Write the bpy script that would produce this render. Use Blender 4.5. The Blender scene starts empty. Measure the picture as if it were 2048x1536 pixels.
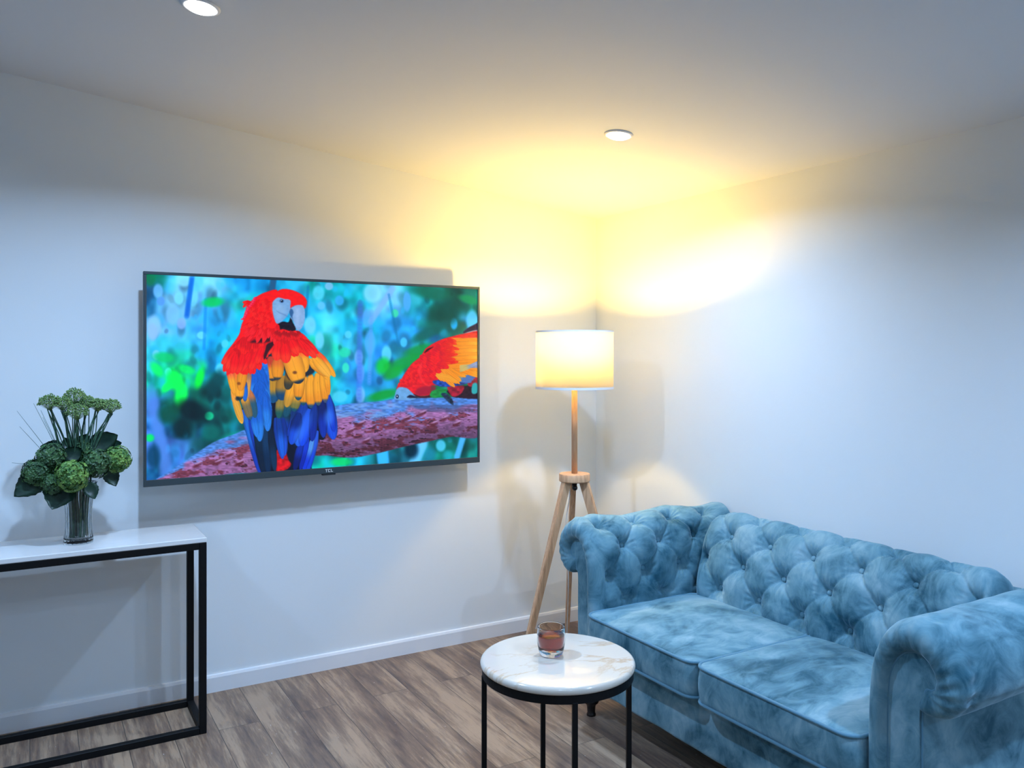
import bpy, bmesh, math, random
import numpy as np
from mathutils import Vector, Matrix, noise as mnoise

random.seed(7)
C = bpy.context.scene.collection
PI = math.pi

# ---------------------------------------------------------------- camera, world, exposure
EYE = 1.40
cd = bpy.data.cameras.new('camera')
cd.sensor_width = 36.0; cd.sensor_fit = 'HORIZONTAL'
cd.lens = 36.0 * 1650 / 2048
cd.shift_y = -58 / 2048.0                        # level camera, horizon at y = 710 of 1536
cd.clip_start = 0.02
cam = bpy.data.objects.new('camera', cd); C.objects.link(cam)
cam.location = (0, 0, EYE)
cam.rotation_euler = (PI / 2, 0, -math.radians(30.3))
bpy.context.scene.camera = cam

sc = bpy.context.scene
world = bpy.data.worlds.new('world'); sc.world = world; world.use_nodes = True
world.node_tree.nodes['Background'].inputs[0].default_value = (0.35, 0.5, 0.9, 1)
world.node_tree.nodes['Background'].inputs[1].default_value = 0.05
sc.view_settings.view_transform = 'Standard'; sc.view_settings.look = 'None'
sc.view_settings.exposure = 0.0; sc.view_settings.gamma = 1.0; sc.view_settings.use_curve_mapping = False

COOL = (0.43, 0.655, 1.0)                         # ceiling downlights
WARM = (1.0, 0.63, 0.15)                         # bulb of the floor lamp
DOWN_W = 29.0
BULB_L = 1200.0

# ---------------------------------------------------------------- helpers
def col4(c): return (c[0], c[1], c[2], 1.0)

def mat(name, color=(.8, .8, .8), rough=.5, metal=0.0, **kw):
    m = bpy.data.materials.new(name); m.use_nodes = True
    b = m.node_tree.nodes['Principled BSDF']
    b.inputs['Base Color'].default_value = col4(color)
    b.inputs['Roughness'].default_value = rough
    b.inputs['Metallic'].default_value = metal
    for k, v in kw.items():
        k = k.replace('_', ' ')
        b.inputs[k].default_value = col4(v) if isinstance(v, tuple) else v
    return m

def nd(m, t, **kw):
    n = m.node_tree.nodes.new(t)
    for k, v in kw.items():
        if hasattr(n, k) and k not in n.inputs.keys(): setattr(n, k, v)
        else: n.inputs[k].default_value = v
    return n
def lk(m, a, b): m.node_tree.links.new(a, b)
def bsdf(m): return m.node_tree.nodes['Principled BSDF']

def ramp(m, src, stops, interp='LINEAR'):
    r = nd(m, 'ShaderNodeValToRGB'); cr = r.color_ramp; cr.interpolation = interp
    while len(cr.elements) < len(stops): cr.elements.new(0.5)
    for e, (p, c) in zip(cr.elements, stops): e.position = p; e.color = col4(c)
    lk(m, src, r.inputs[0]); return r.outputs[0]

def noise_tex(m, scale, detail=4, rough=.55, stretch=None, dist=0.0, coord='Object'):
    tc = nd(m, 'ShaderNodeTexCoord'); mp = nd(m, 'ShaderNodeMapping')
    if stretch: mp.inputs['Scale'].default_value = stretch
    lk(m, tc.outputs[coord], mp.inputs[0])
    n = nd(m, 'ShaderNodeTexNoise'); n.inputs['Scale'].default_value = scale
    n.inputs['Detail'].default_value = detail; n.inputs['Roughness'].default_value = rough; n.inputs['Distortion'].default_value = dist
    lk(m, mp.outputs[0], n.inputs['Vector']); return n

def bump(m, src, strength=.2, dist=.01):
    b = nd(m, 'ShaderNodeBump'); b.inputs['Strength'].default_value = strength; b.inputs['Distance'].default_value = dist
    lk(m, src, b.inputs['Height']); lk(m, b.outputs[0], bsdf(m).inputs['Normal']); return b

def obj(name, bm, m=None, parent=None, smooth=False, fixn=True):
    if fixn: bmesh.ops.recalc_face_normals(bm, faces=bm.faces[:])
    me = bpy.data.meshes.new(name); bm.to_mesh(me); bm.free()
    if smooth: me.polygons.foreach_set('use_smooth', [True] * len(me.polygons))
    o = bpy.data.objects.new(name, me); C.objects.link(o)
    if m: me.materials.append(m)
    if parent: attach(o, parent)
    return o

def attach(o, parent):
    o.parent = parent
    o.matrix_parent_inverse = Matrix.Translation(-WL(parent))

def WL(o):
    """world position of an unrotated thing or part"""
    v = Vector((0, 0, 0))
    while o is not None:
        v = v + Vector(o.location) + o.matrix_parent_inverse.translation if o.parent else v + Vector(o.location)
        o = o.parent
    return v

def tag(o, label, cat, group=None):
    o['label'] = label; o['category'] = cat
    if group: o['group'] = group
    return o

def thing(name, label, cat, loc, group=None):
    o = bpy.data.objects.new(name, None); C.objects.link(o); o.location = loc
    o.empty_display_size = .05
    return tag(o, label, cat, group)

def struct(o): o['kind'] = 'structure'; return o

def box(bm, x0, x1, y0, y1, z0, z1, bev=0.0, seg=2):
    r = bmesh.ops.create_cube(bm, size=1.0)
    for v in r['verts']:
        v.co = Vector(((x0 + x1) / 2 + v.co.x * (x1 - x0), (y0 + y1) / 2 + v.co.y * (y1 - y0), (z0 + z1) / 2 + v.co.z * (z1 - z0)))
    if bev > 0:
        es = list({e for v in r['verts'] for e in v.link_edges})
        bmesh.ops.bevel(bm, geom=es, offset=bev, segments=seg, profile=.5, affect='EDGES')
    return bm

def lathe(bm, prof, cx=0, cy=0, n=32, flute=None, close=False):
    rings = []
    for k, (r, z) in enumerate(prof):
        ring = []
        for i in range(n):
            a = 2 * PI * i / n; rr = r * (flute(a, z) if flute else 1.0)
            ring.append(bm.verts.new((cx + rr * math.cos(a), cy + rr * math.sin(a), z)))
        rings.append(ring)
    for a, b in zip(rings, rings[1:]):
        for i in range(n): bm.faces.new((a[i], a[(i + 1) % n], b[(i + 1) % n], b[i]))
    if close:
        for i in range(n): bm.faces.new((rings[-1][i], rings[-1][(i + 1) % n], rings[0][(i + 1) % n], rings[0][i]))
    else:
        bm.faces.new(rings[0]); bm.faces.new(rings[-1])
    return bm

def tube(bm, pts, r, n=10, closed=False, r1=None):
    pts = [Vector(p) for p in pts]; m = len(pts); rings = []
    ref = None
    for k, p in enumerate(pts):
        a = pts[(k - 1) % m] if (closed or k > 0) else p
        b = pts[(k + 1) % m] if (closed or k < m - 1) else p
        t = (b - a).normalized()
        if ref is None:
            ref = Vector((0, 0, 1)) if abs(t.z) < .9 else Vector((1, 0, 0))
        u = (ref - t * ref.dot(t)).normalized(); w = t.cross(u); ref = u
        rr = r if r1 is None else r + (r1 - r) * k / max(1, m - 1)
        rings.append([bm.verts.new(p + u * rr * math.cos(2 * PI * i / n) + w * rr * math.sin(2 * PI * i / n)) for i in range(n)])
    q = list(zip(rings, rings[1:])) + ([(rings[-1], rings[0])] if closed else [])
    for a, b in q:
        for i in range(n): bm.faces.new((a[i], a[(i + 1) % n], b[(i + 1) % n], b[i]))
    if not closed: bm.faces.new(rings[0]); bm.faces.new(rings[-1])
    return bm

def crv(P, n=6):
    """open Catmull-Rom through tuples"""
    P = [Vector(p) for p in P]; Q = [P[0] * 2 - P[1]] + P + [P[-1] * 2 - P[-2]]; out = []
    for i in range(1, len(Q) - 2):
        for k in range(n):
            t = k / n; p0, p1, p2, p3 = Q[i - 1], Q[i], Q[i + 1], Q[i + 2]
            out.append(0.5 * (2 * p1 + (p2 - p0) * t + (2 * p0 - 5 * p1 + 4 * p2 - p3) * t * t + (3 * p1 - p0 - 3 * p2 + p3) * t ** 3))
    out.append(P[-1]); return out

def ball(bm, c, r, sub=2, sq=(1, 1, 1)):
    q = bmesh.ops.create_icosphere(bm, subdivisions=sub, radius=r)
    for v in q['verts']: v.co = Vector((c[0] + v.co.x * sq[0], c[1] + v.co.y * sq[1], c[2] + v.co.z * sq[2]))
    return q['verts']

# ---------------------------------------------------------------- materials
def paint_mat(name, c):
    m = mat(name, c, .85); n = noise_tex(m, 220, 3); bump(m, n.outputs[0], .06, .002); return m
M_wall = paint_mat('wall_paint', (.75, .785, .80))
M_ceil = paint_mat('ceiling_paint', (.66, .69, .73))
M_base = mat('baseboard_gloss_paint', (.76, .77, .79), .45)

def floor_mat():
    m = mat('weathered_vinyl_plank', rough=.5)
    tc = nd(m, 'ShaderNodeTexCoord'); sep = nd(m, 'ShaderNodeSeparateXYZ'); cmb = nd(m, 'ShaderNodeCombineXYZ')
    lk(m, tc.outputs['Object'], sep.inputs[0]); lk(m, sep.outputs[1], cmb.inputs[0]); lk(m, sep.outputs[0], cmb.inputs[1])
    br = nd(m, 'ShaderNodeTexBrick'); br.offset = .37; br.offset_frequency = 2; br.squash = 1.0
    br.inputs['Scale'].default_value = 1.0; br.inputs['Brick Width'].default_value = 1.22; br.inputs['Row Height'].default_value = .152
    br.inputs['Mortar Size'].default_value = .0011; br.inputs['Mortar Smooth'].default_value = .3; br.inputs['Bias'].default_value = 0
    br.inputs['Color1'].default_value = (0, 0, 0, 1); br.inputs['Color2'].default_value = (1, 1, 1, 1); br.inputs['Mortar'].default_value = (.5, .5, .5, 1)
    lk(m, cmb.outputs[0], br.inputs['Vector'])
    wmul = nd(m, 'ShaderNodeMath', operation='MULTIPLY'); lk(m, br.outputs['Color'], wmul.inputs[0]); wmul.inputs[1].default_value = 37.0
    def n4(sx, sy, sc_, det, rg=.6, dist=0):
        mp = nd(m, 'ShaderNodeMapping'); mp.inputs['Scale'].default_value = (sx, sy, 1); lk(m, tc.outputs['Object'], mp.inputs[0])
        n = nd(m, 'ShaderNodeTexNoise', noise_dimensions='4D'); n.inputs['Scale'].default_value = sc_; n.inputs['Detail'].default_value = det
        n.inputs['Roughness'].default_value = rg; n.inputs['Distortion'].default_value = dist
        lk(m, mp.outputs[0], n.inputs['Vector']); lk(m, wmul.outputs[0], n.inputs['W']); return n.outputs[0]
    patch = n4(8.0, 1.1, 1.7, 3, .5, .3); grain = n4(26, 2.2, 3.2, 6, .65, .3); fine = n4(90, 9, 3, 4, .7)
    a = nd(m, 'ShaderNodeMath', operation='MULTIPLY_ADD'); lk(m, grain, a.inputs[0]); a.inputs[1].default_value = .55
    sc1 = nd(m, 'ShaderNodeMath', operation='MULTIPLY'); lk(m, patch, sc1.inputs[0]); sc1.inputs[1].default_value = .85; lk(m, sc1.outputs[0], a.inputs[2])
    b = nd(m, 'ShaderNodeMath', operation='MULTIPLY_ADD'); lk(m, br.outputs['Color'], b.inputs[0]); b.inputs[1].default_value = .07; lk(m, a.outputs[0], b.inputs[2])
    c = nd(m, 'ShaderNodeMath', operation='MULTIPLY_ADD'); lk(m, fine, c.inputs[0]); c.inputs[1].default_value = .22; lk(m, b.outputs[0], c.inputs[2])
    colr = ramp(m, c.outputs[0], [(.60, FL_D), (.72, FL_M0), (.85, FL_M1), (.97, FL_L)])
    mx = nd(m, 'ShaderNodeMix', data_type='RGBA'); lk(m, br.outputs['Fac'], mx.inputs[0]); lk(m, colr, mx.inputs[6]); mx.inputs[7].default_value = (.03, .026, .025, 1)
    # pale scuffs
    sc_n = n4(60, 22, 2.4, 2, .5); sr = ramp(m, sc_n, [(.72, (0, 0, 0)), (.75, (1, 1, 1))])
    mx2 = nd(m, 'ShaderNodeMix', data_type='RGBA'); lk(m, sr, mx2.inputs[0]); lk(m, mx.outputs[2], mx2.inputs[6]); mx2.inputs[7].default_value = (.42, .38, .36, 1)
    lk(m, mx2.outputs[2], bsdf(m).inputs['Base Color'])
    rr = ramp(m, grain, [(.3, (.36, .36, .36)), (.7, (.55, .55, .55))]); lk(m, rr, bsdf(m).inputs['Roughness'])
    bump(m, c.outputs[0], .12, .002)
    return m
FL_D, FL_M0, FL_M1, FL_L = (.050, .031, .026), (.115, .072, .055), (.205, .136, .092), (.345, .240, .160)
M_floor = floor_mat()

def velvet(name, dark, mid, light, rough=.7):
    m = mat(name, mid, rough, Sheen_Weight=.5, Sheen_Roughness=.35, Sheen_Tint=(.62, .86, 1.0), Specular_IOR_Level=.25)
    n = noise_tex(m, 3.0, 4, .55, (1, 1, 1.2), 1.6); n2 = noise_tex(m, 9, 5, .65, (1, 1.8, 1), 1.2)
    a = nd(m, 'ShaderNodeMath', operation='MULTIPLY_ADD'); lk(m, n2.outputs[0], a.inputs[0]); a.inputs[1].default_value = .4
    s = nd(m, 'ShaderNodeMath', operation='MULTIPLY'); lk(m, n.outputs[0], s.inputs[0]); s.inputs[1].default_value = .6; lk(m, s.outputs[0], a.inputs[2])
    c = ramp(m, a.outputs[0], [(.35, dark), (.50, mid), (.66, light)]); lk(m, c, bsdf(m).inputs['Base Color'])
    f = noise_tex(m, 420, 2); bump(m, f.outputs[0], .10, .0015)
    return m
M_velvet = velvet('blue_velvet', (.016, .088, .13), (.125, .27, .335), (.27, .42, .48))
M_seam = mat('velvet_piping', (.08, .21, .29), .7, Sheen_Weight=.3, Sheen_Tint=(.7, .9, 1.0))

M_black = mat('black_powder_coat', (.003, .003, .0035), .55, Specular_IOR_Level=.2)
M_darkwood = mat('black_lacquered_wood', (.006, .005, .005), .22)

def wood_mat():
    m = mat('pale_beech', (.6, .4, .24), .5)
    n = noise_tex(m, 14, 5, .6, (6, 6, .7), .3)
    c = ramp(m, n.outputs[0], [(.3, (.50, .27, .14)), (.6, (.70, .42, .24))]); lk(m, c, bsdf(m).inputs['Base Color']); return m
M_wood = wood_mat()

def marble(name, base, vein, vs=2.6, width=.035, amount=.8):
    m = mat(name, base, .12, Coat_Weight=.3, Coat_Roughness=.05)
    n = noise_tex(m, vs, 8, .62, (1, 1.7, 1), 1.3)
    d = nd(m, 'ShaderNodeMath', operation='SUBTRACT'); lk(m, n.outputs[0], d.inputs[0]); d.inputs[1].default_value = .5
    ab = nd(m, 'ShaderNodeMath', operation='ABSOLUTE'); lk(m, d.outputs[0], ab.inputs[0])
    f = ramp(m, ab.outputs[0], [(0, (amount,) * 3), (width, (0, 0, 0))])
    big = noise_tex(m, 3.1, 3, .5); g = ramp(m, big.outputs[0], [(.42, (0, 0, 0)), (.62, (1, 1, 1))])
    mu = nd(m, 'ShaderNodeMath', operation='MULTIPLY'); lk(m, f, mu.inputs[0]); lk(m, g, mu.inputs[1])
    mx = nd(m, 'ShaderNodeMix', data_type='RGBA'); lk(m, mu.outputs[0], mx.inputs[0]); mx.inputs[6].default_value = col4(base); mx.inputs[7].default_value = col4(vein)
    lk(m, mx.outputs[2], bsdf(m).inputs['Base Color']); return m
M_marble = marble('white_marble_gold_veins', (.66, .59, .50), (.52, .33, .17), 2.4, .03, .75)
M_marble2 = marble('white_marble_console', (.72, .71, .70), (.55, .54, .53), 2.0, .03, .3)

M_glass = mat('clear_glass', (1, 1, 1), .0, Transmission_Weight=1.0, IOR=1.46)
M_vase = mat('vase_glass', (.93, .96, .97), .02, Transmission_Weight=1.0, IOR=1.46)
M_drink = mat('amber_drink', (.27, .022, .008), .0, Transmission_Weight=1.0, IOR=1.35)
M_ice = M_glass

def shade_mat():
    m = bpy.data.materials.new('linen_lampshade'); m.use_nodes = True; nt = m.node_tree
    b = nt.nodes['Principled BSDF']; nt.nodes.remove(b)
    out = nt.nodes['Material Output']
    d = nd(m, 'ShaderNodeBsdfDiffuse'); t = nd(m, 'ShaderNodeBsdfTranslucent'); mx = nd(m, 'ShaderNodeMixShader')
    d.inputs[0].default_value = (.82, .80, .74, 1); t.inputs[0].default_value = (.98, .92, .78, 1); mx.inputs[0].default_value = .70
    n = noise_tex(m, 260, 3, .6, (1, 1, 5)); bp = nd(m, 'ShaderNodeBump'); bp.inputs['Strength'].default_value = .15; bp.inputs['Distance'].default_value = .001
    lk(m, n.outputs[0], bp.inputs['Height']); lk(m, bp.outputs[0], d.inputs['Normal'])
    lk(m, d.outputs[0], mx.inputs[1]); lk(m, t.outputs[0], mx.inputs[2]); lk(m, mx.outputs[0], out.inputs[0]); return m
M_shade = shade_mat()
M_white = mat('white_trim', (.8, .8, .8), .5)
M_bulb = mat('lit_bulb', (1, .9, .7), .4, Emission_Color=WARM, Emission_Strength=BULB_L)
M_diff = mat('lit_diffuser', (1, 1, 1), .4, Emission_Color=(.92, .96, 1.0), Emission_Strength=8.0)

M_bezel = mat('dark_metal_bezel', (.055, .075, .085), .38, .5)
M_tvback = mat('tv_back_plastic', (.02, .02, .022), .5)
M_logo = mat('silver_lettering', (.75, .78, .8), .35, .3)

def leaf_mat(name, c0, c1, sc_=60, rough=.55):
    m = mat(name, c0, rough); n = noise_tex(m, sc_, 3)
    c = ramp(m, n.outputs[0], [(.35, c0), (.68, c1)]); lk(m, c, bsdf(m).inputs['Base Color']); return m
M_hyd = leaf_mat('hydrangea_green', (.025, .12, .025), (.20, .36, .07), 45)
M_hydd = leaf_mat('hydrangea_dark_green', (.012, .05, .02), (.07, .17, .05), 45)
M_dill = leaf_mat('umbel_green', (.08, .17, .05), (.24, .36, .12), 90)
M_leaf = leaf_mat('dark_leaf', (.012, .045, .03), (.035, .09, .055), 30, .4)
M_stem = leaf_mat('stem_green', (.015, .06, .035), (.05, .13, .07), 80)
M_blade = leaf_mat('grass_blade_green', (.03, .09, .08), (.08, .17, .13), 80)

# ---------------------------------------------------------------- picture shown on the television
def paint_screen(GW, GH):
    """Paints the macaw picture in numpy and returns GH x GW x 3 sRGB colours (row 0 = top)."""
    W, H, S = 1024, 693, 0.5
    rs = np.random.RandomState(11)
    yy, xx = np.mgrid[0:H, 0:W].astype(float)
    img = np.zeros((H, W, 3))

    def smooth(t): t = np.clip(t, 0, 1); return t * t * (3 - 2 * t)

    def noise(w, h, nx, ny):
        g = rs.rand(ny + 2, nx + 2)
        x = np.linspace(0, nx, w); y = np.linspace(0, ny, h)
        xi = x.astype(int); yi = y.astype(int); fx = smooth(x - xi); fy = smooth(y - yi)[:, None]
        a = g[yi][:, xi]; b = g[yi][:, xi + 1]; c = g[yi + 1][:, xi]; d = g[yi + 1][:, xi + 1]
        return (a * (1 - fx) + b * fx) * (1 - fy) + (c * (1 - fx) + d * fx) * fy

    def blur(m, r):
        if r < 1: return m
        k = np.exp(-0.5 * (np.arange(-2 * r, 2 * r + 1) / float(r)) ** 2); k /= k.sum()
        p = np.pad(m, ((2 * r, 2 * r), (2 * r, 2 * r)), mode='edge')
        p = sum(k[i] * p[i:i + m.shape[0], :] for i in range(len(k)))
        return sum(k[i] * p[:, i:i + m.shape[1]] for i in range(len(k)))

    def lay(y0, x0, a, col):
        h, w = a.shape
        col = np.asarray(col, float) / (255.0 if np.max(col) > 1.5 else 1.0)
        v = img[y0:y0 + h, x0:x0 + w]
        v += (col - v) * a[..., None]

    def win(x0, y0, x1, y1):
        x0 = int(max(0, np.floor(x0))); y0 = int(max(0, np.floor(y0)))
        x1 = int(min(W, np.ceil(x1))); y1 = int(min(H, np.ceil(y1)))
        return (x0, y0, x1, y1) if x1 > x0 and y1 > y0 else None

    def blob(cx, cy, rx, ry, col, soft=0.5, al=1.0, ang=0.0):
        cx *= S; cy *= S; rx *= S; ry *= S
        R = max(rx, ry) * (1 + soft) + 2
        b = win(cx - R, cy - R, cx + R, cy + R)
        if not b: return
        X = xx[b[1]:b[3], b[0]:b[2]] - cx; Y = yy[b[1]:b[3], b[0]:b[2]] - cy
        c, s = math.cos(ang), math.sin(ang)
        d = np.sqrt(((X * c + Y * s) / rx) ** 2 + ((-X * s + Y * c) / ry) ** 2)
        lay(b[1], b[0], al * smooth((1 + soft - d) / (2 * soft + 1e-3)), col)

    def spline(pts, n=8):
        P = np.array(pts, float); m = len(P); out = []
        for i in range(m):
            p0, p1, p2, p3 = P[i - 1], P[i], P[(i + 1) % m], P[(i + 2) % m]
            for k in range(n):
                t = k / n
                out.append(0.5 * (2 * p1 + (p2 - p0) * t + (2 * p0 - 5 * p1 + 4 * p2 - p3) * t * t + (3 * p1 - p0 - 3 * p2 + p3) * t ** 3))
        return np.array(out)

    def polymask(pts, b):
        X = xx[b[1]:b[3], b[0]:b[2]] + .5; Y = yy[b[1]:b[3], b[0]:b[2]] + .5
        m = np.zeros(X.shape, bool); n = len(pts)
        for i in range(n):
            x1, y1 = pts[i]; x2, y2 = pts[(i + 1) % n]
            if y1 == y2: continue
            m ^= ((Y < y1) != (Y < y2)) & (X < (x2 - x1) * (Y - y1) / (y2 - y1) + x1)
        return m.astype(float)

    T = [1.0, 0.0, 0.0]                                # detail frame -> picture frame
    def tp(p): return (T[0] * p[0] + T[1], T[0] * p[1] + T[2])

    def shape(pts, col, soft=1, al=1.0, tex=None, sm=True):
        P = np.array([tp(p) for p in pts]) * S
        if sm: P = spline(P)
        b = win(P[:, 0].min() - 6 * soft, P[:, 1].min() - 6 * soft, P[:, 0].max() + 6 * soft, P[:, 1].max() + 6 * soft)
        if not b: return
        m = blur(polymask(P, b), soft) * al
        c = np.asarray(col, float) / 255.0
        if tex is not None:
            c = np.clip(c * (1 + tex * (noise(m.shape[1], m.shape[0], max(2, m.shape[1] // 7), max(2, m.shape[0] // 5))[..., None] - .5)), 0, 1)
        else:
            c = np.broadcast_to(c, m.shape + (3,))
        lay(b[1], b[0], m, c)

    def feather(x, y, ang, L, Wd, c0, c1, split=.6, edge=.35, tip=None):
        """a feather rooted at x,y pointing along ang (90 = down), colour c0 at root to c1 at tip"""
        x, y = tp((x, y)); x *= S; y *= S; L *= T[0] * S; Wd *= T[0] * S
        a = math.radians(ang); c, s = math.cos(a), math.sin(a)
        b = win(min(x, x + c * L) - Wd, min(y, y + s * L) - Wd, max(x, x + c * L) + Wd, max(y, y + s * L) + Wd)
        if not b: return
        X = xx[b[1]:b[3], b[0]:b[2]] - x; Y = yy[b[1]:b[3], b[0]:b[2]] - y
        t = (X * c + Y * s) / L; v = -X * s + Y * c
        prof = Wd * .5 * np.clip((t + .05) * 3, 0, 1) ** .5 * np.sqrt(np.clip(1 - np.clip((t - .45) / .55, 0, 1) ** 2.6, 0, 1))
        m = np.clip((prof - np.abs(v)) / 1.3, 0, 1) * ((t > -.02) & (t < 1))
        q = np.abs(v) / (prof + .5)
        k = smooth((t - split + .18) / .36)[..., None]
        col = np.array(c0) / 255. * (1 - k) + np.array(c1) / 255. * k
        if tip is not None:
            kk = smooth((t - .84) / .1)[..., None]; col = col * (1 - kk) + np.array(tip) / 255. * kk
        sh = 1 - edge * np.clip(q, 0, 1) ** 3 - .12 * (np.abs(v) < .6) + .05 * np.cos(v * 2.1 + t * 9)
        lay(b[1], b[0], m, np.clip(col * sh[..., None], 0, 1))

    # ---- blurred forest
    G = [[(20,115,85),(110,205,245),(150,225,250),(70,175,235),(40,140,190),(80,185,215),(30,150,140),(30,160,170),(150,225,250),(30,140,130),(5,95,75),(15,110,85)],
         [(50,110,150),(150,215,248),(120,190,245),(60,180,170),(40,160,190),(60,180,220),(80,190,230),(60,185,200),(140,205,240),(40,145,150),(5,80,62),(20,125,95)],
         [(140,190,245),(120,200,248),(70,170,240),(50,190,225),(30,150,180),(60,180,220),(110,215,235),(50,175,210),(70,165,225),(60,150,205),(8,95,80),(110,195,245)],
         [(80,190,210),(70,180,200),(50,170,225),(70,205,230),(60,190,220),(50,170,200),(60,200,170),(90,195,225),(60,140,220),(50,150,140),(20,115,60),(40,130,90)],
         [(30,190,140),(40,200,120),(20,130,130),(20,110,120),(20,100,110),(40,150,170),(60,190,200),(60,140,200),(60,140,190),(30,140,70),(20,125,45),(20,110,60)],
         [(90,150,220),(20,90,80),(8,60,55),(20,90,80),(20,100,90),(60,180,200),(70,200,220),(60,170,210),(40,150,150),(25,130,50),(20,110,50),(20,90,50)],
         [(60,120,200),(30,80,90),(5,35,35),(25,130,125),(20,120,110),(30,130,130),(60,180,200),(60,170,200),(30,120,110),(30,110,90),(20,90,80),(20,90,80)],
         [(40,100,140),(100,140,220),(30,90,90),(20,100,90),(20,110,110),(40,170,180),(30,175,150),(60,185,220),(30,80,80),(100,195,235),(25,120,100),(40,140,130)]]
    G = np.array(G, float) / 255.
    gy = np.clip((yy / S - 100) / 150, 0, 6.999); gx = np.clip((xx / S - 100) / 170, 0, 10.999)
    wob = (noise(W, H, 26, 18) - .5); gx = np.clip(gx + wob * 1.1, 0, 10.999); gy = np.clip(gy + (noise(W, H, 26, 18) - .5) * 1.1, 0, 6.999)
    xi = gx.astype(int); yi = gy.astype(int); fx = smooth(gx - xi)[..., None]; fy = smooth(gy - yi)[..., None]
    img[:] = (G[yi, xi] * (1 - fx) + G[yi, xi + 1] * fx) * (1 - fy) + (G[yi + 1, xi] * (1 - fx) + G[yi + 1, xi + 1] * fx) * fy
    img += (noise(W, H, 60, 34) - .5)[..., None] * np.array([.10, .2, .2])
    for _ in range(420):                               # out-of-focus patches
        x, y = rs.rand() * 1960 + 50, rs.rand() * 1150 + 70
        base = img[min(H - 1, int(y * S)), min(W - 1, int(x * S))]
        lum = base.mean()
        light = rs.rand() < .35 + .5 * (lum - .4)
        col = (base * .4 + np.array([.30, .78, 1.0]) * .6) if light else base * (.45 + .3 * rs.rand())
        r = 10 + 26 * rs.rand()
        blob(x, y, r, r * (1 + 1.2 * rs.rand()), np.clip(col, 0, 1) * .999, .55, .55, (rs.rand() - .5) * .9)
    for x, y, rx, ry, c in [(135,180,28,42,(140,200,250)),(255,222,26,38,(150,230,250)),(285,110,48,44,(165,235,252)),(150,240,22,26,(110,160,240)),
                            (220,320,40,60,(150,205,250)),(270,370,26,34,(160,190,240)),(110,390,42,66,(170,215,250)),(105,420,26,50,(165,200,245)),
                            (385,440,26,22,(140,232,250)),(125,555,22,28,(150,220,250)),(500,640,34,38,(130,225,248)),(520,490,20,24,(110,215,240)),
                            (335,210,30,70,(140,225,250)),(355,130,40,50,(120,215,250)),(195,655,20,24,(120,240,230)),(1010,380,34,52,(150,220,250)),
                            (1065,470,26,50,(140,220,248)),(1230,435,20,22,(120,215,245)),(1120,150,24,24,(160,200,235)),(1180,235,26,30,(90,180,235)),
                            (1060,190,34,44,(120,220,240)),(1075,265,22,24,(130,200,235)),(1370,190,52,60,(165,230,250)),(1340,340,30,52,(110,175,240)),
                            (1290,570,24,46,(140,190,245)),(1300,660,22,60,(120,170,240)),(1355,480,30,70,(110,180,240)),(1450,550,28,50,(130,225,245)),
                            (1300,790,26,50,(150,200,245)),(1550,480,20,28,(110,210,250)),(1570,240,22,60,(110,180,240)),(1500,310,20,24,(90,215,160)),
                            (1840,370,20,34,(60,190,245)),(1945,350,34,60,(130,215,250)),(1215,630,20,30,(90,230,190)),(1210,540,34,28,(70,210,170)),
                            (1180,800,44,34,(110,210,230)),(430,912,26,24,(50,210,150)),(1240,900,30,30,(80,190,220)),(1760,1085,28,34,(120,215,245))]:
        blob(x, y, rx, ry, c, .3, .8)
    for x0, y0, x1, y1, w, c in [(1490,160,1360,360,17,(150,190,245)),(1300,250,1290,820,18,(90,120,210)),(1365,300,1350,720,13,(120,170,240)),
                                 (90,760,190,1260,38,(110,150,225)),(75,1010,95,1200,24,(110,150,235)),(330,100,300,330,15,(20,90,190)),(800,110,790,180,16,(50,90,120)),
                                 (1660,1060,1600,1200,26,(130,205,245)),(1890,1030,1850,1160,16,(110,190,245)),(1420,1090,1430,1190,28,(90,190,250)),
                                 (1000,150,985,330,9,(30,120,160)),(1465,200,1520,500,8,(30,110,150)),(410,230,400,520,10,(40,130,200))]:
        for t in np.linspace(0, 1, 26):
            blob(x0 + (x1 - x0) * t, y0 + (y1 - y0) * t, w, w, c, .5, .38)
    for x, y, rx, ry, a, c in [(450,245,60,28,-.1,(20,190,90)),(170,570,60,30,.1,(30,190,110)),(130,640,50,26,.9,(40,230,110)),(230,700,46,60,-.4,(20,250,90)),
                               (270,790,36,70,.15,(10,255,90)),(190,740,40,22,-.8,(40,245,100)),(300,640,50,24,.3,(20,220,110)),(375,690,24,60,.25,(10,225,60)),(90,1040,24,22,0,(20,220,90)),
                               (330,880,90,60,.4,(3,20,20)),(270,980,60,60,0,(4,30,28)),(470,720,40,80,.4,(10,60,60)),(200,900,60,60,0,(8,70,50)),
                               (1720,190,130,40,.2,(4,95,70)),(1800,300,120,70,-.5,(4,70,55)),(1700,420,120,30,-.5,(10,90,80)),(1640,530,90,34,-.3,(15,130,50)),(1560,600,110,34,-.3,(20,140,50)),
                               (1430,620,40,50,.2,(20,180,50)),(1490,660,60,30,-.5,(25,150,45)),(1430,790,90,26,-.25,(20,140,40)),(1930,230,60,24,.3,(20,140,80)),(1590,1110,40,50,0,(5,20,30)),
                               (560,1050,90,40,-.3,(20,140,125)),(440,1010,60,50,0,(15,100,90)),(1190,1180,60,24,0,(40,200,110)),(110,1150,40,70,0,(15,60,80)),(90,110,30,40,0,(20,110,70))]:
        blob(x, y, rx, ry, c, .45, .85, a)
    mn = img.mean(2, keepdims=True); img[:] = np.clip(mn + (img - mn) * 1.32 + np.array([-.03, .0, .04]), 0, 1)
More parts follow.
